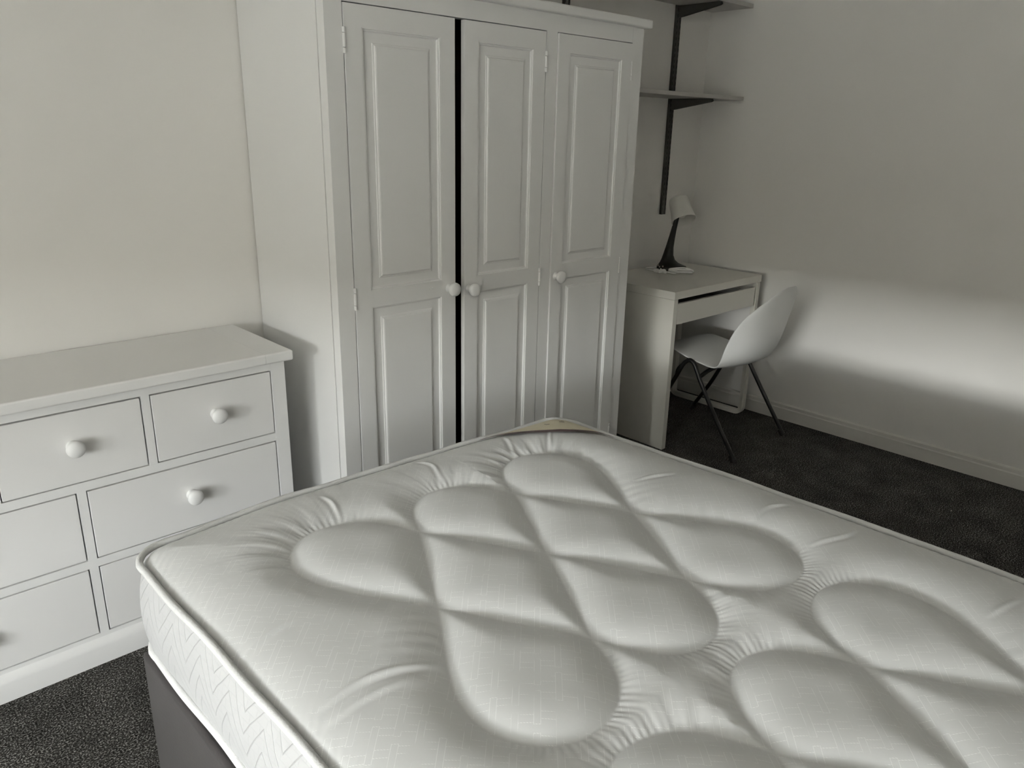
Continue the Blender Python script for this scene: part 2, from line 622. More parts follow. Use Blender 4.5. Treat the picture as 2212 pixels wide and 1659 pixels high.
def knob(parent, x, y, z):
    global knob_src
    if knob_src is None:
        knob_src = build('knob', lathe(bmesh.new(), KNOB, P(x, y, z), (0, -1, 0), 28), 'paint', parent, 60, c=P(x, y, z))
        return knob_src
    return again(knob_src, P(x, y, z), parent, 'knob')


# ------------------------------------------------------------------ chest of drawers
CX0, CX1, CF = -3.757, -2.607, 0.388
chest = thing('chest_of_drawers', 'white painted chest of seven drawers with round knobs left of the wardrobe', 'chest', ((CX0 + CX1) / 2, CF / 2, 0))
# top: long board with a breadboard end at each side
ztop0, ztop1, yov = 0.744, 0.774, 0.410
sxa, sxb = CX0 + 0.0660, CX1 - 0.0660
build('top_board', box(bmesh.new(), sxa + 0.0002, sxb - 0.0002, 0.004, yov, ztop0, ztop1, 0.0055, 3, (sxa + 0.0002, sxb - 0.0002)), 'paint_h', chest)
for xa, xb, q in ((sxb + 0.0002, CX1 + 0.020, sxb + 0.0002), (CX0 - 0.020, sxa - 0.0002, sxa - 0.0002)):
    build('breadboard_end', box(bmesh.new(), xa, xb, 0.004, yov, ztop0, ztop1, 0.0055, 3, (q,)), 'paint', chest)
boxo('side_panel', (CX1 - 0.020, CX1 - 0.001, 0.010, CF - 0.022, 0.0, ztop0), 'paint', chest)
boxo('side_panel', (CX0 + 0.001, CX0 + 0.020, 0.010, CF - 0.022, 0.0, ztop0), 'paint', chest)
boxo('back_panel', (CX0 + 0.020, CX1 - 0.020, 0.010, 0.018, 0.04, ztop0), 'inside', chest)
rows = [(0.526, 0.7155, 3), (0.3060, 0.4965, 2), (0.0855, 0.2775, 2)]
dx0, dx1 = CX0 + 0.0455, CX1 - 0.0455
gapx = 0.0265
bm = bmesh.new()
box(bm, dx1 + 0.0026, CX1, CF - 0.022, CF, 0.0, ztop0, 0.0012)
box(bm, CX0, dx0 - 0.0026, CF - 0.022, CF, 0.0, ztop0, 0.0012)
zr = [ztop0] + [v for r in rows for v in (r[1] + 0.0036, r[0] - 0.0022)] + [0.0]
for a, b in ((zr[0], zr[1]), (zr[2], zr[3]), (zr[4], zr[5]), (zr[6], zr[7])):
    box(bm, dx0 - 0.0026, dx1 + 0.0026, CF - 0.022, CF - 0.0002, b, a)
cells = []
for z0, z1, n in rows:
    w = (dx1 - dx0 - gapx * (n - 1)) / n
    for i in range(n):
        a = dx0 + i * (w + gapx)
        cells.append((a, a + w, z0, z1))
        if i < n - 1:
            box(bm, a + w + 0.0026, a + w + gapx - 0.0026, CF - 0.022, CF - 0.0004, z0 - 0.0022, z1 + 0.0036)
build('front_frame', bm, 'paint', chest)
for k, (a, b, z0, z1) in enumerate(cells):
    out = [0.0, 0.001, 0.0005, 0.0, 0.0012, 0.0006, 0.0][k]
    d = boxo('drawer', (a + 0.0004, b - 0.0004, CF - 0.020, CF - 0.0008 + out, z0 + 0.0004, z1 - 0.0004), 'paint_h', chest, 0.0022, 2)
    knob(d, (a + b) / 2 + (-0.002 if k else 0), CF - 0.0008 + out, (z0 + z1) / 2 + 0.006)
# plinth with a chamfered top, along the front and the ends
bm = bmesh.new()
prof = [(0.0, 0.0), (0.016, 0.0), (0.016, 0.050), (0.012, 0.060), (0.004, 0.068), (0.0, 0.072)]
loops = []
for d, z in prof:
    loops.append([bm.verts.new(P(*q)) for q in ((CX0 - d, 0.012, z), (CX0 - d, CF + d, z), (CX1 + d, CF + d, z), (CX1 + d, 0.012, z))])
for a, b in zip(loops, loops[1:] + loops[:1]):
    for i in range(3):
        bm.faces.new((a[i], a[i + 1], b[i + 1], b[i]))
bm.faces.new([l[0] for l in loops])
bm.faces.new([l[3] for l in loops])
build('plinth', bm, 'paint', chest, 25)

# ------------------------------------------------------------------ wardrobe
WX0, WX1, WF, WH = -2.485, -1.167, 0.502, 1.757
ward = thing('wardrobe', 'white painted three-door wardrobe with raised panels and round knobs', 'wardrobe', ((WX0 + WX1) / 2, WF / 2, 0))
boxo('side_panel', (WX0, WX0 + 0.018, 0.006, 0.4615, 0.0, WH), 'paint', ward, 0.0008)
boxo('side_panel', (WX1 - 0.018, WX1, 0.006, 0.4640, 0.0, WH), 'paint', ward, 0.0008)
boxo('back_panel', (WX0 + 0.018, WX1 - 0.018, 0.006, 0.014, 0.0, WH), 'inside', ward)
boxo('bottom_panel', (WX0 + 0.018, WX1 - 0.018, 0.014, 0.460, 0.085, 0.100), 'inside', ward)
boxo('top_panel', (WX0 + 0.018, WX1 - 0.018, 0.014, 0.462, WH - 0.016, WH - 0.002), 'inside', ward)
boxo('gap_backing', (WX0 + 0.0185, WX0 + 0.024, 0.40, 0.4695, 0.10, WH - 0.02), 'inside', ward)  # dark strip added behind the side gap so the gap reads dark
DT, DB = 1.7015, 0.110
bm = bmesh.new()
yf0 = 0.4665
box(bm, WX0, -2.4302, yf0, WF, 0.0, WH, 0.0015)
box(bm, -1.2285, WX1, yf0, WF, 0.0, WH, 0.0015)
box(bm, -2.4302, -1.2285, yf0, WF - 0.0003, DT + 0.003, WH)
box(bm, -2.4302, -1.2285, yf0, WF - 0.0003, 0.0, DB - 0.003)
box(bm, -1.6700, -1.6190, yf0, WF - 0.0003, DB - 0.003, DT + 0.003)
build('front_frame', bm, 'paint', ward)
boxo('cornice', (WX0 - 0.022, WX1 + 0.023, 0.004, 0.525, WH, WH + 0.0295), 'paint_h', ward, 0.006, 3)
boxo('plinth', (WX0 - 0.004, WX1 + 0.004, WF, WF + 0.012, 0.0, 0.075), 'paint', ward, 0.003)
boxo('magnetic_catch', (-2.052, -2.030, 0.455, 0.470, 1.672, 1.690), 'brass', ward, 0.001)

PROF = [(0.0, 0.0), (0.0025, 0.0002), (0.0035, 0.0030), (0.0065, 0.0036), (0.0085, 0.0078), (0.0105, 0.0085), (0.0340, 0.0072), (0.0355, 0.0058), (0.0395, 0.0050), (0.0415, 0.0022), (0.0450, 0.0012), (0.0470, 0.0012)]


def hinge(door, x, z0, z1, side):
    b = bmesh.new()
    L = z1 - z0
    cuts = [0, 0.22, 0.235, 0.765, 0.78, 1.0]
    for a, c in ((0, 1), (2, 3), (4, 5)):
        za, zb = z0 + cuts[a] * L, z0 + cuts[c] * L
        lathe(b, [(0.0035, 0), (0.0047, 0.001), (0.0047, zb - za - 0.001), (0.0035, zb - za)], P(x, WF + 0.0025, za), (0, 0, 1), 12)
    return build('hinge', b, 'paint', door, 40)


def door(x0, x1, hx, kx, proud, kz):
    yf = WF + proud
    s = 0.055
    za, zb = 0.9365, 0.8885       # middle rail
    b = bmesh.new()
    yb = yf - 0.018
    op = [(za, DT - 0.0555), (DB + 0.065, zb)]
    box(b, x0, x0 + s, yb, yf, DB, DT, 0.0012)
    box(b, x1 - s, x1, yb, yf, DB, DT, 0.0012)
    zz = [DB, op[1][0], op[1][1], op[0][0], op[0][1], DT]
    for a, c in ((zz[0], zz[1]), (zz[2], zz[3]), (zz[4], zz[5])):
        box(b, x0 + s - 0.0013, x1 - s + 0.0013, yb, yf - 0.0001, a, c)
    d = build('door', b, 'paint', ward)
    for z0, z1 in op:
        p = bmesh.new()
        rings_panel(p, x0 + s, x1 - s, z0, z1, yf - 0.0002, PROF)
        back = [p.verts.new(P(x, yf - 0.0165, z)) for x, z in ((x0 + s, z0), (x1 - s, z0), (x1 - s, z1), (x0 + s, z1))]
        p.faces.new(back)
        build('panel', p, 'paint', d, 12)
    knob(d, kx, yf, kz)
    for z0, z1 in ((1.578, 1.643), (0.886, 0.951) if hx < -2 else (0.871, 0.936), (0.172, 0.2365)):
        hinge(d, hx, z0, z1, 1)
    return d


d1 = door(-2.4275, -2.0535, -2.4288, -2.0790, 0.0006, 0.9100)
d2 = door(-2.0170, -1.6725, -1.6708, -1.9960, 0.0010, 0.8985)
d3 = door(-1.6165, -1.2310, -1.2297, -1.5900, 0.0050, 0.8970)
bm = bmesh.new()
for cx, cz, r in ((-2.146, 0.9185, 0.0042), (-2.158, 0.9175, 0.0026)):
    lathe(bm, [(r, -0.0005), (r * 0.8, 0.0008), (r * 0.4, 0.0012), (0, 0.0013)], P(cx, WF + 0.0004, cz), (0, -1, 0), 10, cap=False)
build('paint_blister', bm, 'paint', d1, 60)

# ------------------------------------------------------------------ wall shelving
SHELF_X0, SHELF_X1, SHELF_D = -1.40, -0.012, 0.243
for zb, lab in ((1.560, 'lower grey shelf board above the desk lamp'), (1.975, 'upper grey shelf board near the top of the photo')):
    o = boxo('wall_shelf', (SHELF_X0, SHELF_X1, 0.016, SHELF_D, zb, zb + 0.018), 'shelf', None, 0.0012)
    tag(o, lab, 'shelf', 'boards of the wall shelving')


def upright(xc, label):
    t = thing('shelf_upright', label, 'shelf rail', (xc, 0.008, 1.004), group='slotted rails of the wall shelving')
    b = bmesh.new()
    hw = 0.0170
    z0, z1 = 1.004, 2.20
    box(b, xc - hw, xc - hw + 0.010, 0.0, 0.0150, z0, z1, 0.0008)
    box(b, xc + hw - 0.010, xc + hw, 0.0, 0.0150, z0, z1, 0.0008)
    box(b, xc - hw + 0.010, xc + hw - 0.010, 0.0, 0.0125, z0, z1)
    build('rail', b, 'upright', t)
    b = bmesh.new()
    z = z0 + 0.02
    while z < z1 - 0.03:
        for sx in (-1, 1):
            x = xc + sx * 0.0118
            box(b, x - 0.0022, x + 0.0022, 0.0135, 0.01525, z, z + 0.014)  # near-black blocks on the rail, the hollow's shade put into their colour
        z += 0.025
    tag(build('slot', b, 'slot_shade', t, 0), kind='stuff')
    for zs in (1.560, 1.975):
        b = bmesh.new()
        side = [(0.0152, zs - 0.0005), (0.236, zs - 0.0005), (0.243, zs - 0.007), (0.243, zs - 0.012), (0.236, zs - 0.016), (0.036, zs - 0.048), (0.0152, zs - 0.050)]
        for sx in (-1, 1):
            xo = xc + sx * 0.0085
            va = [b.verts.new(P(xo - 0.0012, y, z)) for y, z in side]
            vb = [b.verts.new(P(xo + 0.0012, y, z)) for y, z in side]
            b.faces.new(va)
            b.faces.new(vb)
            for i in range(len(side)):
                j = (i + 1) % len(side)
                b.faces.new((va[i], va[j], vb[j], vb[i]))
        box(b, xc - 0.0095, xc + 0.0095, 0.0155, 0.240, zs - 0.0028, zs - 0.0006)
        box(b, xc - 0.0095, xc + 0.0095, 0.0155, 0.020, zs - 0.050, zs - 0.003)
        build('bracket', b, 'upright', t, 20)
        b = bmesh.new()
        lathe(b, [(0.0035, 0), (0.0030, 0.0014), (0, 0.0022)], P(xc + 0.0, 0.10, zs - 0.0030), (0, 0, -1), 10)
        build('screw', b, 'brass', t, 50)
    return t


upright(-0.2830, 'dark grey slotted steel rail on the wall above the desk lamp')
upright(-1.0620, 'dark grey slotted steel rail mostly hidden behind the wardrobe')

# ------------------------------------------------------------------ desk
DX0, DX1, DY0, DY1, DZ = -0.8225, -0.0920, 0.006, 0.500, 0.7415
desk = thing('desk', 'small white laminate desk with one drawer in the corner', 'desk', ((DX0 + DX1) / 2, 0.25, 0))
boxo('desktop', (DX0, DX1, DY0, DY1, DZ - 0.0345, DZ), 'laminate', desk, 0.0010)
boxo('side_panel', (DX0, DX0 + 0.0290, DY0, DY1 - 0.001, 0.0, DZ - 0.0352), 'laminate', desk, 0.0012)
boxo('back_rail', (DX0 + 0.030, -0.125, DY0 + 0.003, DY0 + 0.018, 0.585, DZ - 0.0352), 'laminate', desk)
dr = boxo('drawer', (DX0 + 0.0310, -0.1400, DY1 - 0.018, DY1 - 0.0015, 0.5920, 0.6850), 'laminate', desk, 0.0010)
bm = bmesh.new()
box(bm, DX0 + 0.045, DX0 + 0.057, 0.05, DY1 - 0.018, 0.602, 0.668)
box(bm, -0.167, -0.155, 0.05, DY1 - 0.018, 0.602, 0.668)
box(bm, DX0 + 0.057, -0.167, 0.05, 0.062, 0.602, 0.668)
box(bm, DX0 + 0.057, -0.167, 0.062, DY1 - 0.018, 0.602, 0.607)
build('drawer_box', bm, 'drawer_in', dr)
# steel loop leg at the right end: flat tube going down, along the floor and up again
bm = bmesh.new()
xl = -0.1095
path = []
r = 0.035
ya, yb, zt = 0.048, 0.4855, DZ - 0.0352
zb = 0.0125
path.append((xl, ya, zt))
path.append((xl, ya, zb + r))
for k in range(1, 7):
    a = math.pi + k * math.pi / 12
    path.append((xl, ya + r + r * math.cos(a), zb + r + r * math.sin(a)))
path.append((xl, yb - r, zb))
for k in range(1, 7):
    a = -math.pi / 2 + k * math.pi / 12
    path.append((xl, yb - r + r * math.cos(a), zb + r + r * math.sin(a)))
path.append((xl, yb, zt))
# rectangular section swept along the loop
hx, hn = 0.0155, 0.0125
sec = []
for i, p in enumerate(path):
    a, c = np.array(path[max(i - 1, 0)]), np.array(path[min(i + 1, len(path) - 1)])
    t = (c - a) / np.linalg.norm(c - a)
    nn = np.array((0, -t[2], t[1]))
    p = np.array(p)
    sec.append([bm.verts.new(P(*(p + nn * s * hn + np.array((q * hx, 0, 0))))) for s, q in ((-1, -1), (1, -1), (1, 1), (-1, 1))])
for a, c in zip(sec, sec[1:]):
    for i in range(4):
        j = (i + 1) % 4
        bm.faces.new((a[i], a[j], c[j], c[i]))
bm.faces.new(sec[0])
bm.faces.new(sec[-1])
bmesh.ops.recalc_face_normals(bm, faces=bm.faces[:])
bmesh.ops.bevel(bm, geom=[e for e in bm.edges if e.is_manifold and e.calc_face_angle(0) > 1.2], offset=0.003, segments=2, affect='EDGES')
build('loop_leg', bm, 'whitemetal', desk)
boxo('side_rail', (-0.1250, -0.0960, 0.061, 0.4725, 0.592, 0.622), 'whitemetal', desk, 0.002)

# ------------------------------------------------------------------ chair
CXC, CYAW = -0.466, -0.040
chair = thing('desk_chair', 'white plastic shell chair on black tube legs pushed under the desk', 'chair', (CXC, 0.53, 0))


def CP(x, y, z):
    """chair point: x from the chair's middle, y in room terms, turned a little"""
    dx, dy = x, y - 0.53
    return P(CXC + dx * math.cos(CYAW) - dy * math.sin(CYAW), 0.53 + dx * math.sin(CYAW) + dy * math.cos(CYAW), z)


shell_rows = [  # y, z on the middle line, half width, how far the side edge comes forward / up
    (0.322, 0.424, 0.120, -0.034, 0.000), (0.324, 0.436, 0.150, -0.034, 0.000), (0.340, 0.4445, 0.176, -0.028, -0.002), (0.385, 0.4445, 0.196, -0.014, -0.006),
    (0.440, 0.4380, 0.205, -0.004, -0.010), (0.500, 0.4290, 0.209, 0.000, -0.013), (0.560, 0.4200, 0.211, 0.004, -0.014), (0.620, 0.4090, 0.212, 0.014, -0.010),
    (0.675, 0.4030, 0.213, 0.040, -0.001), (0.717, 0.4100, 0.213, 0.066, 0.012), (0.748, 0.4320, 0.212, 0.088, 0.024), (0.770, 0.4680, 0.211, 0.100, 0.026),
    (0.786, 0.5150, 0.210, 0.102, 0.022), (0.798, 0.5650, 0.208, 0.097, 0.014), (0.808, 0.6150, 0.202, 0.086, 0.004), (0.817, 0.6600, 0.190, 0.070, -0.006),
    (0.825, 0.7000, 0.170, 0.052, -0.013), (0.831, 0.7330, 0.141, 0.034, -0.015), (0.836, 0.7570, 0.104, 0.018, -0.012), (0.839, 0.7705, 0.062, 0.006, -0.006), (0.840, 0.7740, 0.025, 0.001, -0.002)]
bm = bmesh.new()
NS = 17
grid = []
for y, z, hw, fw_, up_ in shell_rows:
    row = []
    for i in range(NS):
        s = -1 + 2 * i / (NS - 1)
        a = abs(s) ** 2.3
        row.append(bm.verts.new(CP(hw * math.sin(s * 1.25) / math.sin(1.25), y - fw_ * a, z + up_ * a)))
    grid.append(row)
for a, b in zip(grid, grid[1:]):
    for i in range(NS - 1):
        bm.faces.new((a[i], a[i + 1], b[i + 1], b[i]))
sh = build('seat_shell', bm, 'chair', chair, 0)
sh.data.polygons.foreach_set('use_smooth', [True] * len(sh.data.polygons))
md = sh.modifiers.new('thickness', 'SOLIDIFY')
md.thickness = 0.0075
md.offset = 0.0
md.use_even_offset = True
md = sh.modifiers.new('round', 'SUBSURF')
md.levels = 2
md.render_levels = 2
for sx in (-1, 1):
    pts = [(sx * 0.238, 0.275, 0.010), (sx * 0.233, 0.372, 0.170), (sx * 0.2285, 0.445, 0.315), (sx * 0.2270, 0.470, 0.370), (sx * 0.2255, 0.488, 0.400), (sx * 0.2250, 0.512, 0.4155),
           (sx * 0.2255, 0.537, 0.4020), (sx * 0.2265, 0.555, 0.372), (sx * 0.2285, 0.587, 0.315), (sx * 0.2330, 0.682, 0.170), (sx * 0.238, 0.791, 0.010)]
    bm = bmesh.new()
    tube(bm, [CP(*p) for p in catmull(pts, 6)], 0.0098, 12)
    build('leg_frame', bm, 'black', chair, 60)
    for q, e in ((0, 1), (-1, -2)):
        a, b = CP(*pts[q]), CP(*pts[e])
        d = (b - a).normalized()
        bm = bmesh.new()
        a = a - Vector((0, 0, 0.009))
        lathe(bm, [(0.0115, 0.0), (0.0120, 0.003), (0.0118, 0.030), (0.0105, 0.034)], a, d, 12)
        build('foot_cap', bm, 'rubber', chair, 50)
bm = bmesh.new()
tube(bm, [CP(*p) for p in catmull([(-0.227, 0.572, 0.350), (-0.16, 0.592, 0.3800), (0.0, 0.600, 0.3830), (0.16, 0.592, 0.3800), (0.227, 0.572, 0.350)], 6)], 0.0095, 10)
build('crossbar', bm, 'black', chair, 60)
bm = bmesh.new()
tube(bm, [CP(*p) for p in catmull([(-0.2285, 0.449, 0.322), (-0.17, 0.432, 0.358), (0.0, 0.425, 0.380), (0.17, 0.432, 0.358), (0.2285, 0.449, 0.322)], 6)], 0.0080, 10)
build('crossbar', bm, 'black', chair, 60)
for sx in (-0.11, 0.11):
    bm = bmesh.new()
    tube(bm, [CP(sx, 0.43, 0.391), CP(sx, 0.50, 0.400), CP(sx, 0.60, 0.391)], 0.010, 8)
    build('seat_mount', bm, 'black', chair, 60)

# ------------------------------------------------------------------ desk lamp
LX, LY = -0.366, 0.150
LZ = DZ + 0.0006
lamp = thing('desk_lamp', 'desk lamp with black boot-shaped stand and white shade on the desk', 'lamp', (LX, LY, DZ))
toe = np.array((-0.12, 0.99))
tside = np.array((0.99, 0.12))


def loft(secs, n=28):
    """secs: (height, shift towards the toe, half length, half width)"""
    b = bmesh.new()
    rings = []
    for z, sh_, ry, rx in secs:
        rg = []
        for i in range(n):
            a = 2 * math.pi * i / n
            q = np.array((LX, LY)) + toe * (sh_ + ry * math.cos(a)) + tside * rx * math.sin(a)
            rg.append(b.verts.new(P(q[0], q[1], LZ + z)))
        rings.append(rg)
    for p, q in zip(rings, rings[1:]):
        for i in range(n):
            j = (i + 1) % n
            b.faces.new((p[i], p[j], q[j], q[i]))
    b.faces.new(rings[0])
    b.faces.new(rings[-1])
    return b


build('base', loft([(0.0, 0, 0.0720, 0.0720), (0.003, 0, 0.0745, 0.0745), (0.019, 0, 0.0745, 0.0745), (0.023, 0, 0.0725, 0.0725)]), 'lamprim', lamp, 50)
build('stem', loft([(0.0228, 0.0, 0.0715, 0.0715), (0.028, -0.006, 0.0640, 0.0600), (0.038, -0.019, 0.0480, 0.0430), (0.052, -0.027, 0.0360, 0.0320), (0.075, -0.0290, 0.0275, 0.0245),
                    (0.115, -0.0235, 0.0205, 0.0190), (0.160, -0.0145, 0.0165, 0.0155), (0.205, -0.0050, 0.0135, 0.0130), (0.232, 0.0010, 0.0120, 0.0120), (0.250, 0.0060, 0.0105, 0.0110), (0.268, 0.0105, 0.0095, 0.0100)]), 'lampblack', lamp, 60)
ax = Vector((-0.20, -0.52, -0.83)).normalized()            # the way the shade points (Blender coords)
sc = P(-0.337, 0.133, 1.094)
bm = bmesh.new()
lathe(bm, [(0, -0.006), (0.030, -0.004), (0.043, 0.002), (0.0475, 0.012), (0.0490, 0.030), (0.0520, 0.070), (0.0605, 0.118), (0.0615, 0.121), (0.0600, 0.1205), (0.0505, 0.070), (0.0470, 0.030), (0.044, 0.013), (0.020, 0.008), (0, 0.007)], sc, ax, 36, cap=False)
build('shade', bm, 'shade', lamp, 50)
bm = bmesh.new()
lathe(bm, [(0.015, 0.006), (0.015, 0.040), (0.012, 0.043), (0.0185, 0.060), (0.0225, 0.078), (0.019, 0.094), (0.010, 0.103), (0, 0.105)], sc, ax, 20)
build('bulb', bm, 'shade', lamp, 60)
# mains cord: leaves the back of the base, swings left, then lies in loops in front of the base
zc = DZ + 0.0040


def C3(pts):
    return [P(*p) for p in pts]


cl = [(-0.372, 0.076, zc + 0.004), (-0.390, 0.050, zc), (-0.425, 0.035, zc + 0.001), (-0.452, 0.060, zc), (-0.455, 0.100, zc), (-0.448, 0.140, zc + 0.001)]
cx0, cy0 = -0.392, 0.232
k = 0
loopdef = [(0.046, 0.030, -1.2, 0.000), (0.060, 0.040, 1.0, 0.006), (0.036, 0.022, -2.4, 0.003), (0.056, 0.030, 2.2, 0.012)]
cord_pts = list(cl)
for ra, rb, tw, zz_ in loopdef:
    for i in range(9):
        a = math.pi * 0.9 - 2 * math.pi * i / 9
        u = ra * math.cos(a)
        v = rb * math.sin(a)
        dxy = (0.66 + 0.06 * tw, 0.75)
        wob = 0.004 * math.sin(3.1 * i + 7 * ra * 100)
        x = cx0 + u * dxy[0] - v * dxy[1] + wob - 0.007 * tw
        y = cy0 + u * dxy[1] + v * dxy[0] * 0.9
        h = zz_ + max(0.0, 0.018 * (v / rb)) * (1 if zz_ > 0.004 else 0.2)
        # where a loop leans on the base rim it rides up over it
        rr = math.hypot(x - LX, y - LY)
        if rr < 0.080:
            s = 0.080 / max(rr, 1e-3)
            x, y = LX + (x - LX) * s, LY + (y - LY) * s
        cord_pts.append((x, y, zc + h))
cord_pts += [(-0.452, 0.238, zc + 0.004), (-0.466, 0.212, zc + 0.004), (-0.468, 0.196, zc + 0.006)]
bm = bmesh.new()
tube(bm, C3(catmull(cord_pts, 6)), 0.0029, 8)
cord = build('cord', bm, 'cord', lamp, 60)
bm = bmesh.new()
px, py = -0.4585, 0.1480
pd = np.array((-0.20, 0.98))
pdn = np.array((0.98, 0.20))


def plug_box(bm, l0, l1, w0, w1, z0, z1, bev):
    t = bmesh.new()
    bmesh.ops.create_cube(t, size=1)
    for v in t.verts:
        l = (l0 + l1) / 2 + v.co.x * (l1 - l0)
        w = (w0 + w1) / 2 + v.co.y * (w1 - w0)
        q = np.array((px, py)) + pd * l + pdn * w
        v.co = P(q[0], q[1], (z0 + z1) / 2 + v.co.z * (z1 - z0))
    bmesh.ops.recalc_face_normals(t, faces=t.faces[:])
    bmesh.ops.bevel(t, geom=t.edges[:], offset=bev, segments=2, affect='EDGES')
    merge(bm, t)


plug_box(bm, -0.026, 0.022, -0.024, 0.024, LZ, DZ + 0.017, 0.004)
plug_box(bm, 0.020, 0.044, -0.008, 0.008, DZ + 0.001, DZ + 0.013, 0.003)
plug = build('plug', bm, 'cord', lamp, 40)
for l, w, hw_, ln, mt in ((-0.016, 0.0, 0.0042, 0.023, 'lampblack'), (0.006, -0.011, 0.0030, 0.0175, 'lampblack'), (0.006, 0.011, 0.0030, 0.0175, 'lampblack')):
    bm = bmesh.new()
    plug_box(bm, l - 0.002, l + 0.002, w - hw_, w + hw_, DZ + 0.0165, DZ + 0.0165 + ln * 0.55, 0.0005)
    build('pin_sleeve', bm, mt, plug, 30)
    bm = bmesh.new()
    plug_box(bm, l - 0.0019, l + 0.0019, w - hw_ + 0.0002, w + hw_ - 0.0002, DZ + 0.0165 + ln * 0.55, DZ + 0.0165 + ln, 0.0005)
    build('pin', bm, 'brass', plug, 30)

# ------------------------------------------------------------------ bed: divan base and quilted mattress
BX0, BX1, BY0, BY1, BZ = -3.252, -2.030, 0.992, 2.86, 0.400
base = thing('divan_base', 'dark grey plush divan base under the white mattress', 'bed base', ((BX0 + BX1) / 2, (BY0 + BY1) / 2, 0))
boxo('base_box', (BX0, BX1, BY0, BY1, 0.030, BZ), 'divan', base, 0.010, 3)
for x in (BX0 + 0.10, BX1 - 0.10):
    for y in (BY0 + 0.10, BY1 - 0.10):
        bm = bmesh.new()
        lathe(bm, [(0.022, 0), (0.024, 0.004), (0.020, 0.030), (0.020, 0.034)], P(x, y, 0), (0, 0, 1), 14)
        build('castor', bm, 'rubber', base, 40)

MZ0, MZ1 = 0.4030, 0.598
MLX, MLY, MR = 1.20, 1.885, 0.066
edge_foot = ([0.0, 0.04, 0.32, 0.47, 0.83, 1.03, 1.14, 1.20], [0.975, 0.974, 0.948, 0.953, 0.966, 0.982, 0.984, 0.986])
edge_l = ([0.0, 0.10, 0.40, 0.70, 1.885], [-3.238, -3.2385, -3.2335, -3.230, -3.230])
edge_r = ([0.0, 0.07, 0.17, 0.40, 0.63, 0.93, 1.20, 1.885], [-2.068, -2.066, -2.063, -2.057, -2.042, -2.034, -2.030, -2.030])


def smooth_interp(x, tab):
    xs, ys = tab
    out = 0
    for d in (-0.05, -0.025, 0, 0.025, 0.05):
        out = out + np.interp(np.asarray(x) + d, xs, ys)
    return out / 5


def warp(u, v):
    """local rectangle -> room x, y"""
    a, b = smooth_interp(v, edge_l), smooth_interp(v, edge_r)
    x = a + (b - a) * (u / MLX)
    y0 = smooth_interp(u, edge_foot)
    y = y0 + (v / MLY) * (2.855 - y0)
    return x, y


def round_corners(u, v):
    """square corners of the grid drawn in to quarter discs"""
    u, v = u.copy(), v.copy()
    for su in (0, 1):
        for sv in (0, 1):
            a = ((MR - u) if su == 0 else (u - (MLX - MR))) / MR
            b = ((MR - v) if sv == 0 else (v - (MLY - MR))) / MR
            m = (a > 0) & (b > 0)
            a2, b2 = a[m] * np.sqrt(1 - b[m] ** 2 / 2), b[m] * np.sqrt(1 - a[m] ** 2 / 2)
            u[m] = (MR - a2 * MR) if su == 0 else (MLX - MR + a2 * MR)
            v[m] = (MR - b2 * MR) if sv == 0 else (MLY - MR + b2 * MR)
    return u, v


def edge_dist(u, v):
    qx = np.abs(u - MLX / 2) - (MLX / 2 - MR)
    qy = np.abs(v - MLY / 2) - (MLY / 2 - MR)
    out = np.hypot(np.maximum(qx, 0), np.maximum(qy, 0)) + np.minimum(np.maximum(qx, qy), 0) - MR
    return np.maximum(-out, 0)


# stitch pattern of one quilting unit, first quadrant (mirrored both ways)
QX, QY0, QP = -2.648, 1.511, 0.785
q_corner = catmull([(0.1325, 0.231), (0.168, 0.310), (0.215, 0.354), (0.283, 0.371), (0.348, 0.346), (0.386, 0.290), (0.389, 0.225), (0.358, 0.148), (0.2655, 0.0)], 7)
q_mid = catmull([(0.0, 0.3635), (0.028, 0.360), (0.068, 0.338), (0.102, 0.293), (0.1325, 0.231)], 7)
q_in1 = [np.array((0.1325, 0.231)), np.array((0.0, 0.0))]
q_in2 = [np.array((0.1325, 0.231)), np.array((0.2655, 0.0))]
segs = []
slen = 0.0
for cv, flag in ((q_mid, 1), (q_corner, 1), (q_in1, 0), (q_in2, 0)):
    for a, b in zip(cv, cv[1:]):
        l = float(np.hypot(*(b - a)))
        segs.append((a[0], a[1], b[0], b[1], slen, l, flag))
        slen += l
segs = np.array(segs)
q_outline = [np.array((0.0, 0.0))] + list(q_mid) + list(q_corner)[1:]


def quilt_field(x, y):
    """distance to the nearest seam, run along it, whether it is a lobe seam, and inside the unit or not"""
    X = np.abs(x - QX)
    k = np.clip(np.round((y - QY0) / QP), 0, 1)
    Y = np.abs(y - (QY0 + k * QP))
    best = np.full(x.shape, 9.0)
    srun = np.zeros(x.shape)
    flag = np.zeros(x.shape)
    for ax_, ay_, bx_, by_, s0, l, fl in segs:
        dx, dy = bx_ - ax_, by_ - ay_
        t = np.clip(((X - ax_) * dx + (Y - ay_) * dy) / (l * l), 0, 1)
        d = np.hypot(X - ax_ - t * dx, Y - ay_ - t * dy)
        m = d < best
        best[m] = d[m]
        srun[m] = s0 + t[m] * l
        flag[m] = fl
    inside = np.zeros(x.shape, bool)
    n = len(q_outline)
    for i in range(n):
        a, b = q_outline[i], q_outline[(i + 1) % n]
        if abs(a[1] - b[1]) < 1e-12:
            continue
        c = ((a[1] > Y) != (b[1] > Y)) & (X < (b[0] - a[0]) * (Y - a[1]) / (b[1] - a[1]) + a[0])
        inside ^= c
    return best, srun, flag, inside


def wob(x, y, f, p):
    return np.sin(f * x + 1.3 * p) * np.cos(0.8 * f * y + 2.1 * p) + 0.5 * np.sin(1.9 * f * (x * 0.6 + y) + p) + 0.35 * np.cos(3.1 * f * (y - 0.5 * x) + 3 * p)


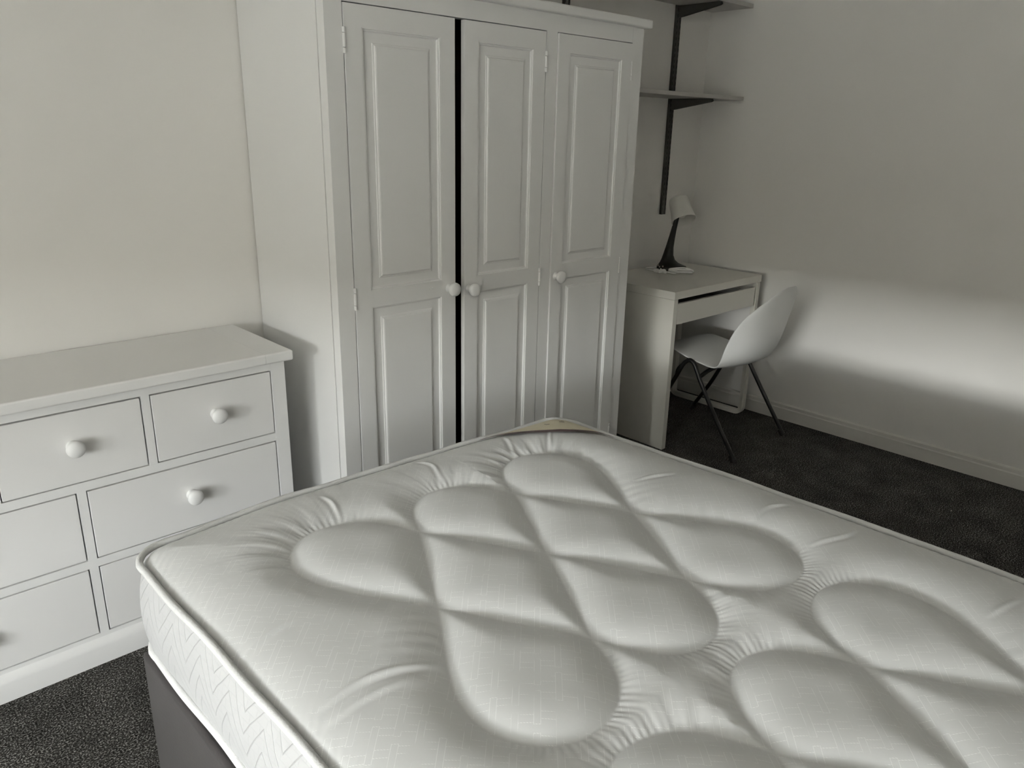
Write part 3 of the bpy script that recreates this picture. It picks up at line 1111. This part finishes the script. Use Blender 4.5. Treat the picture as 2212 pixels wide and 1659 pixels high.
# long soft creases in the cloth: (points, height, width)
CREASES = [
    ([(-3.191, 1.600), (-3.136, 1.595), (-3.082, 1.604), (-3.006, 1.634)], 0.0034, 0.006),
    ([(-3.201, 1.629), (-3.134, 1.628), (-3.068, 1.636)], 0.0022, 0.006),
    ([(-3.228, 1.415), (-3.171, 1.398), (-3.113, 1.396)], 0.0024, 0.005),
    ([(-2.582, 1.000), (-2.576, 1.056), (-2.609, 1.138)], 0.0026, 0.005),
    ([(-2.858, 1.026), (-2.860, 1.076), (-2.877, 1.138)], 0.0026, 0.005),
    ([(-2.325, 1.040), (-2.337, 1.070), (-2.380, 1.143)], 0.0024, 0.005),
    ([(-2.192, 1.084), (-2.234, 1.117), (-2.285, 1.170)], 0.0026, 0.004),
    ([(-2.250, 1.842), (-2.157, 1.874), (-2.092, 1.875)], 0.0028, 0.005),
    ([(-2.242, 1.713), (-2.165, 1.708), (-2.104, 1.730)], 0.0028, 0.005),
    ([(-2.252, 2.160), (-2.200, 2.170), (-2.149, 2.180)], 0.0026, 0.005),
    ([(-2.280, 1.432), (-2.225, 1.450), (-2.171, 1.469)], 0.0022, 0.005),
]


def crease_field(x, y):
    h = np.zeros(x.shape)
    for pts, amp, wd in CREASES:
        c = catmull(pts, 8)
        xs = np.array([p[0] for p in c])
        ys = np.array([p[1] for p in c])
        m = (x > xs.min() - 0.05) & (x < xs.max() + 0.05) & (y > ys.min() - 0.05) & (y < ys.max() + 0.05)
        if not m.any():
            continue
        X, Y = x[m], y[m]
        best = np.full(X.shape, 9.0)
        tt = np.zeros(X.shape)
        sgn = np.zeros(X.shape)
        for i in range(len(c) - 1):
            dx, dy = xs[i + 1] - xs[i], ys[i + 1] - ys[i]
            l2 = dx * dx + dy * dy
            t = np.clip(((X - xs[i]) * dx + (Y - ys[i]) * dy) / l2, 0, 1)
            ex, ey = X - xs[i] - t * dx, Y - ys[i] - t * dy
            d = np.hypot(ex, ey)
            k = d < best
            best[k] = d[k]
            tt[k] = (i + t[k]) / (len(c) - 1)
            sgn[k] = np.sign(dx * ey - dy * ex)[k]
        prof = np.exp(-(best / wd) ** 2) - 0.7 * np.exp(-((best * sgn - 1.6 * wd) / (1.2 * wd)) ** 2)
        h[m] += amp * prof * np.sin(np.pi * np.clip(tt, 0, 1)) ** 0.7
    return h


def soften(f, sig):
    """gaussian blur over the grid (rows and columns)"""
    n = int(3 * sig)
    kx = np.exp(-0.5 * (np.arange(-n, n + 1) / sig) ** 2)
    kx /= kx.sum()
    for ax_ in (0, 1):
        p = np.pad(f, [(n, n) if i == ax_ else (0, 0) for i in range(2)], mode='edge')
        g = np.zeros_like(f)
        for i, w in enumerate(kx):
            g += w * (p[i:i + f.shape[0], :] if ax_ == 0 else p[:, i:i + f.shape[1]])
        f = g
    return f


def top_height(x, y, e, fine=True):
    d, s, fl, ins = quilt_field(x, y)
    ef = 1 - np.exp(-e / 0.048)
    D = np.where(ins, 0.098, 0.110)
    puff = np.where(ins, 0.0180, 0.0190) * (1 - (1 - np.minimum(d / D, 1)) ** 2.6)
    if fine:
        puff = soften(puff, 3.4) * (1 - np.exp(-d / 0.0060))
    z = MZ1 + 0.013 * (1 - np.exp(-e / 0.06)) + puff * ef
    z = z + 0.003 * (1 - np.exp(-(e / 0.010) ** 2)) - 0.003 * np.exp(-(e / 0.008) ** 2)
    z = z + 0.0016 * wob(x, y, 9.0, 0.7) * ef
    if fine:
        lob = fl * (~ins)
        k = np.exp(-d / 0.014) * np.minimum(d / 0.005, 1)
        near_tip = np.clip(1.25 * np.exp(-np.abs(np.mod(y - (QY0 + QP / 2) + 5 * QP, QP) - 0) / 0.09) + 1.25 * np.exp(-np.abs(np.mod(y - (QY0 + QP / 2) + 5 * QP, QP) - QP) / 0.09), 0, 1)
        ph = 2 * np.pi * s / 0.0112 + 2.8 * wob(x, y, 23.0, 1.9)
        z = z + lob * near_tip * (0.0012 + 0.0005 * wob(x, y, 37.0, 0.4)) * k * np.sin(ph)
        # broader gathers running out from the lobes to the tape
        k2 = np.exp(-d / 0.055) * np.minimum(d / 0.012, 1) * np.minimum(e / 0.03, 1)
        am = 0.45 + 0.55 * np.clip(wob(x, y, 6.0, 4.2), -0.6, 1)
        ph2 = 2 * np.pi * s / 0.034 + 2.2 * wob(x, y, 11.0, 3.3)
        foot = np.clip((1.30 - y) / 0.10, 0, 1)
        z = z + lob * k2 * am * (0.0010 + 0.0022 * foot) * np.sin(ph2)
        ph3 = 2 * np.pi * s / 0.016 + 2.0 * wob(x, y, 17.0, 5.1)
        z = z + lob * k2 * np.clip(am, 0, 1) * 0.0008 * foot * np.sin(ph3)
        # small pulls along the tape
        run = x + y
        z = z + 0.0011 * np.exp(-e / 0.016) * np.minimum(e / 0.005, 1) * np.sin(2 * np.pi * run / 0.021 + 2 * wob(x, y, 31.0, 0.3))
        z = z + crease_field(x, y)
    return z


mat_t = thing('mattress', 'white quilted mattress with a satin damask cover lying on the divan', 'mattress', (-2.635, 1.91, MZ0))
us = np.linspace(0, MLX, 446)
vs = np.concatenate([np.linspace(0, 1.42, 527), np.linspace(1.42, MLY, 50)[1:]])
U, V = np.meshgrid(us, vs)
U2, V2 = round_corners(U, V)
ED = edge_dist(U2, V2)
XX, YY = warp(U2, V2)
# far right corner is held up by its stiff label and gathered tape
ZZ = top_height(XX, YY, ED)
nv, nu = U.shape
co = np.stack([XX, -YY, ZZ], -1).reshape(-1, 3)
ii = np.arange(nv * nu).reshape(nv, nu)
quads = np.stack([ii[:-1, :-1], ii[1:, :-1], ii[1:, 1:], ii[:-1, 1:]], -1).reshape(-1, 4)


def grid_mesh(name, co, quads):
    me = bpy.data.meshes.new(name)
    me.vertices.add(len(co))
    me.vertices.foreach_set('co', co.ravel())
    n = len(quads)
    me.loops.add(n * 4)
    me.loops.foreach_set('vertex_index', quads.ravel().astype(np.int32))
    me.polygons.add(n)
    me.polygons.foreach_set('loop_start', np.arange(0, n * 4, 4, dtype=np.int32))
    me.update(calc_edges=True)
    me.validate()
    return me


me = grid_mesh('quilted_top', co, quads)
top = mesh_obj('quilted_top', me, 'damask', mat_t, 0)
me.polygons.foreach_set('use_smooth', [True] * len(me.polygons))


def outline(nper, grow=0.0):
    """points round the rounded edge in local coordinates, grown outwards"""
    pts = []
    cs = [(MR, MR, math.pi), (MLX - MR, MR, 1.5 * math.pi), (MLX - MR, MLY - MR, 0.0), (MLX - MR - (MLX - 2 * MR), MLY - MR, 0.5 * math.pi)]
    for i, (cx_, cy_, a0) in enumerate(cs):
        for k in range(9):
            a = a0 + k * math.pi / 16
            pts.append((cx_ + MR * math.cos(a), cy_ + MR * math.sin(a), math.cos(a), math.sin(a)))
        nx = cs[(i + 1) % 4]
        a = a0 + math.pi / 2
        p = (cx_ + MR * math.cos(a), cy_ + MR * math.sin(a))
        b0 = nx[2]
        q = (nx[0] + MR * math.cos(b0), nx[1] + MR * math.sin(b0))
        for k in range(1, nper):
            t = k / nper
            pts.append((p[0] + (q[0] - p[0]) * t, p[1] + (q[1] - p[1]) * t, math.cos(a), math.sin(a)))
    return pts


OUT = outline(40)


def edge_pt(u, v, nx, ny, grow, z):
    x, y = warp(np.array([u]), np.array([v]))
    return P(float(x[0]) + nx * grow, float(y[0]) + ny * grow, z)


# border: bulges out a little between the two tapes
bm = bmesh.new()
NZ = 14
rings = []
for j in range(NZ + 1):
    t = j / NZ
    z = MZ0 + 0.006 + (MZ1 - 0.004 - MZ0 - 0.006) * t
    rg = []
    for i, (u, v, nx, ny) in enumerate(OUT):
        g = 0.013 * math.sin(math.pi * t) ** 0.8 + 0.0016 * math.sin(i * 0.9) * math.sin(math.pi * t)
        rg.append(bm.verts.new(edge_pt(u, v, nx, ny, g - 0.001, z)))
    rings.append(rg)
n = len(OUT)
for a, b in zip(rings, rings[1:]):
    for i in range(n):
        j = (i + 1) % n
        bm.faces.new((a[i], a[j], b[j], b[i]))
build('border', bm, 'border', mat_t, 60)
bm = bmesh.new()
bm.faces.new([bm.verts.new(edge_pt(u, v, nx, ny, -0.002, MZ0 + 0.004)) for u, v, nx, ny in OUT])
build('underside', bm, 'border', mat_t, 0)


def corner_lift(u, v):
    return 0.012 * math.exp(-(((u - MLX) / 0.14) ** 2 + (v / 0.14) ** 2))


OUT2 = outline(110)
for nm, z, r, fl in (('upper_tape', MZ1 + 0.0066, 0.0070, 1.0), ('lower_tape', MZ0 + 0.0110, 0.0078, 1.05)):
    bm = bmesh.new()
    pts = []
    rad = []
    for i, (u, v, nx, ny) in enumerate(OUT2):
        cn = math.exp(-((min(abs(u), abs(MLX - u)) + min(abs(v), abs(MLY - v))) / 0.06) ** 2)
        pts.append(edge_pt(u, v, nx, ny, 0.003 + 0.0012 * math.sin(i * 0.37), z + 0.0010 * math.sin(i * 0.21 + 1)))
        rad.append(r * (1 + 0.10 * cn * math.sin(i * 2.6)))
    tube(bm, pts, rad, 10, closed=True, flat=fl)
    build(nm, bm, 'tape', mat_t, 70)


# triangular label sewn across the far right corner, brown band along its long side
def label_patch(name, f0, f1, mat, parent, lift, nu_=48, nv_=10, a0=0.0, a1=1.0):
    """strips parallel to the long side: f = 0 on the long side, 1 at the corner"""
    A = np.array((MLX - 0.300, 0.010))
    B = np.array((MLX - 0.010, 0.205))
    Cc = np.array((MLX - 0.026, 0.026))
    b = bmesh.new()
    g = []
    fs = np.linspace(f0, f1, nv_)
    ts = np.linspace(a0, a1, nu_)
    for f in fs:
        row = []
        for t in ts:
            q = A * (1 - t) + B * t
            q = q + (Cc - q) * f
            q = q + (np.array((-0.4, 0.6)) * 0.020 * math.sin(math.pi * t)) * (1 - f)
            row.append(q)
        g.append(row)
    g = np.array(g)
    u, v = round_corners(np.clip(g[..., 0], 0.004, MLX - 0.004), np.clip(g[..., 1], 0.004, MLY))
    e = edge_dist(u, v)
    x, y = warp(u, v)
    z = top_height(x, y, e, False) + lift
    vv = [[b.verts.new(P(x[i, j], y[i, j], z[i, j])) for j in range(len(ts))] for i in range(len(fs))]
    for i in range(len(fs) - 1):
        for j in range(len(ts) - 1):
            b.faces.new((vv[i][j], vv[i][j + 1], vv[i + 1][j + 1], vv[i + 1][j]))
    return build(name, b, mat, parent, 60)


lab = label_patch('label', 0.085, 0.97, 'label_cream', mat_t, 0.0045, 60, 16)
tag(lab, 'cream label with a brown band at the corner')
label_patch('label_band', -0.02, 0.10, 'label_brown', lab, 0.0050, 60, 5)
for f, a, w in ((0.42, 0.40, 0.055), (0.45, 0.37, 0.02), (0.55, 0.60, 0.10), (0.62, 0.64, 0.07)):
    label_patch('printed_mark', f, f + 0.035, 'print', lab, 0.0052, 8, 3, a, a + w)
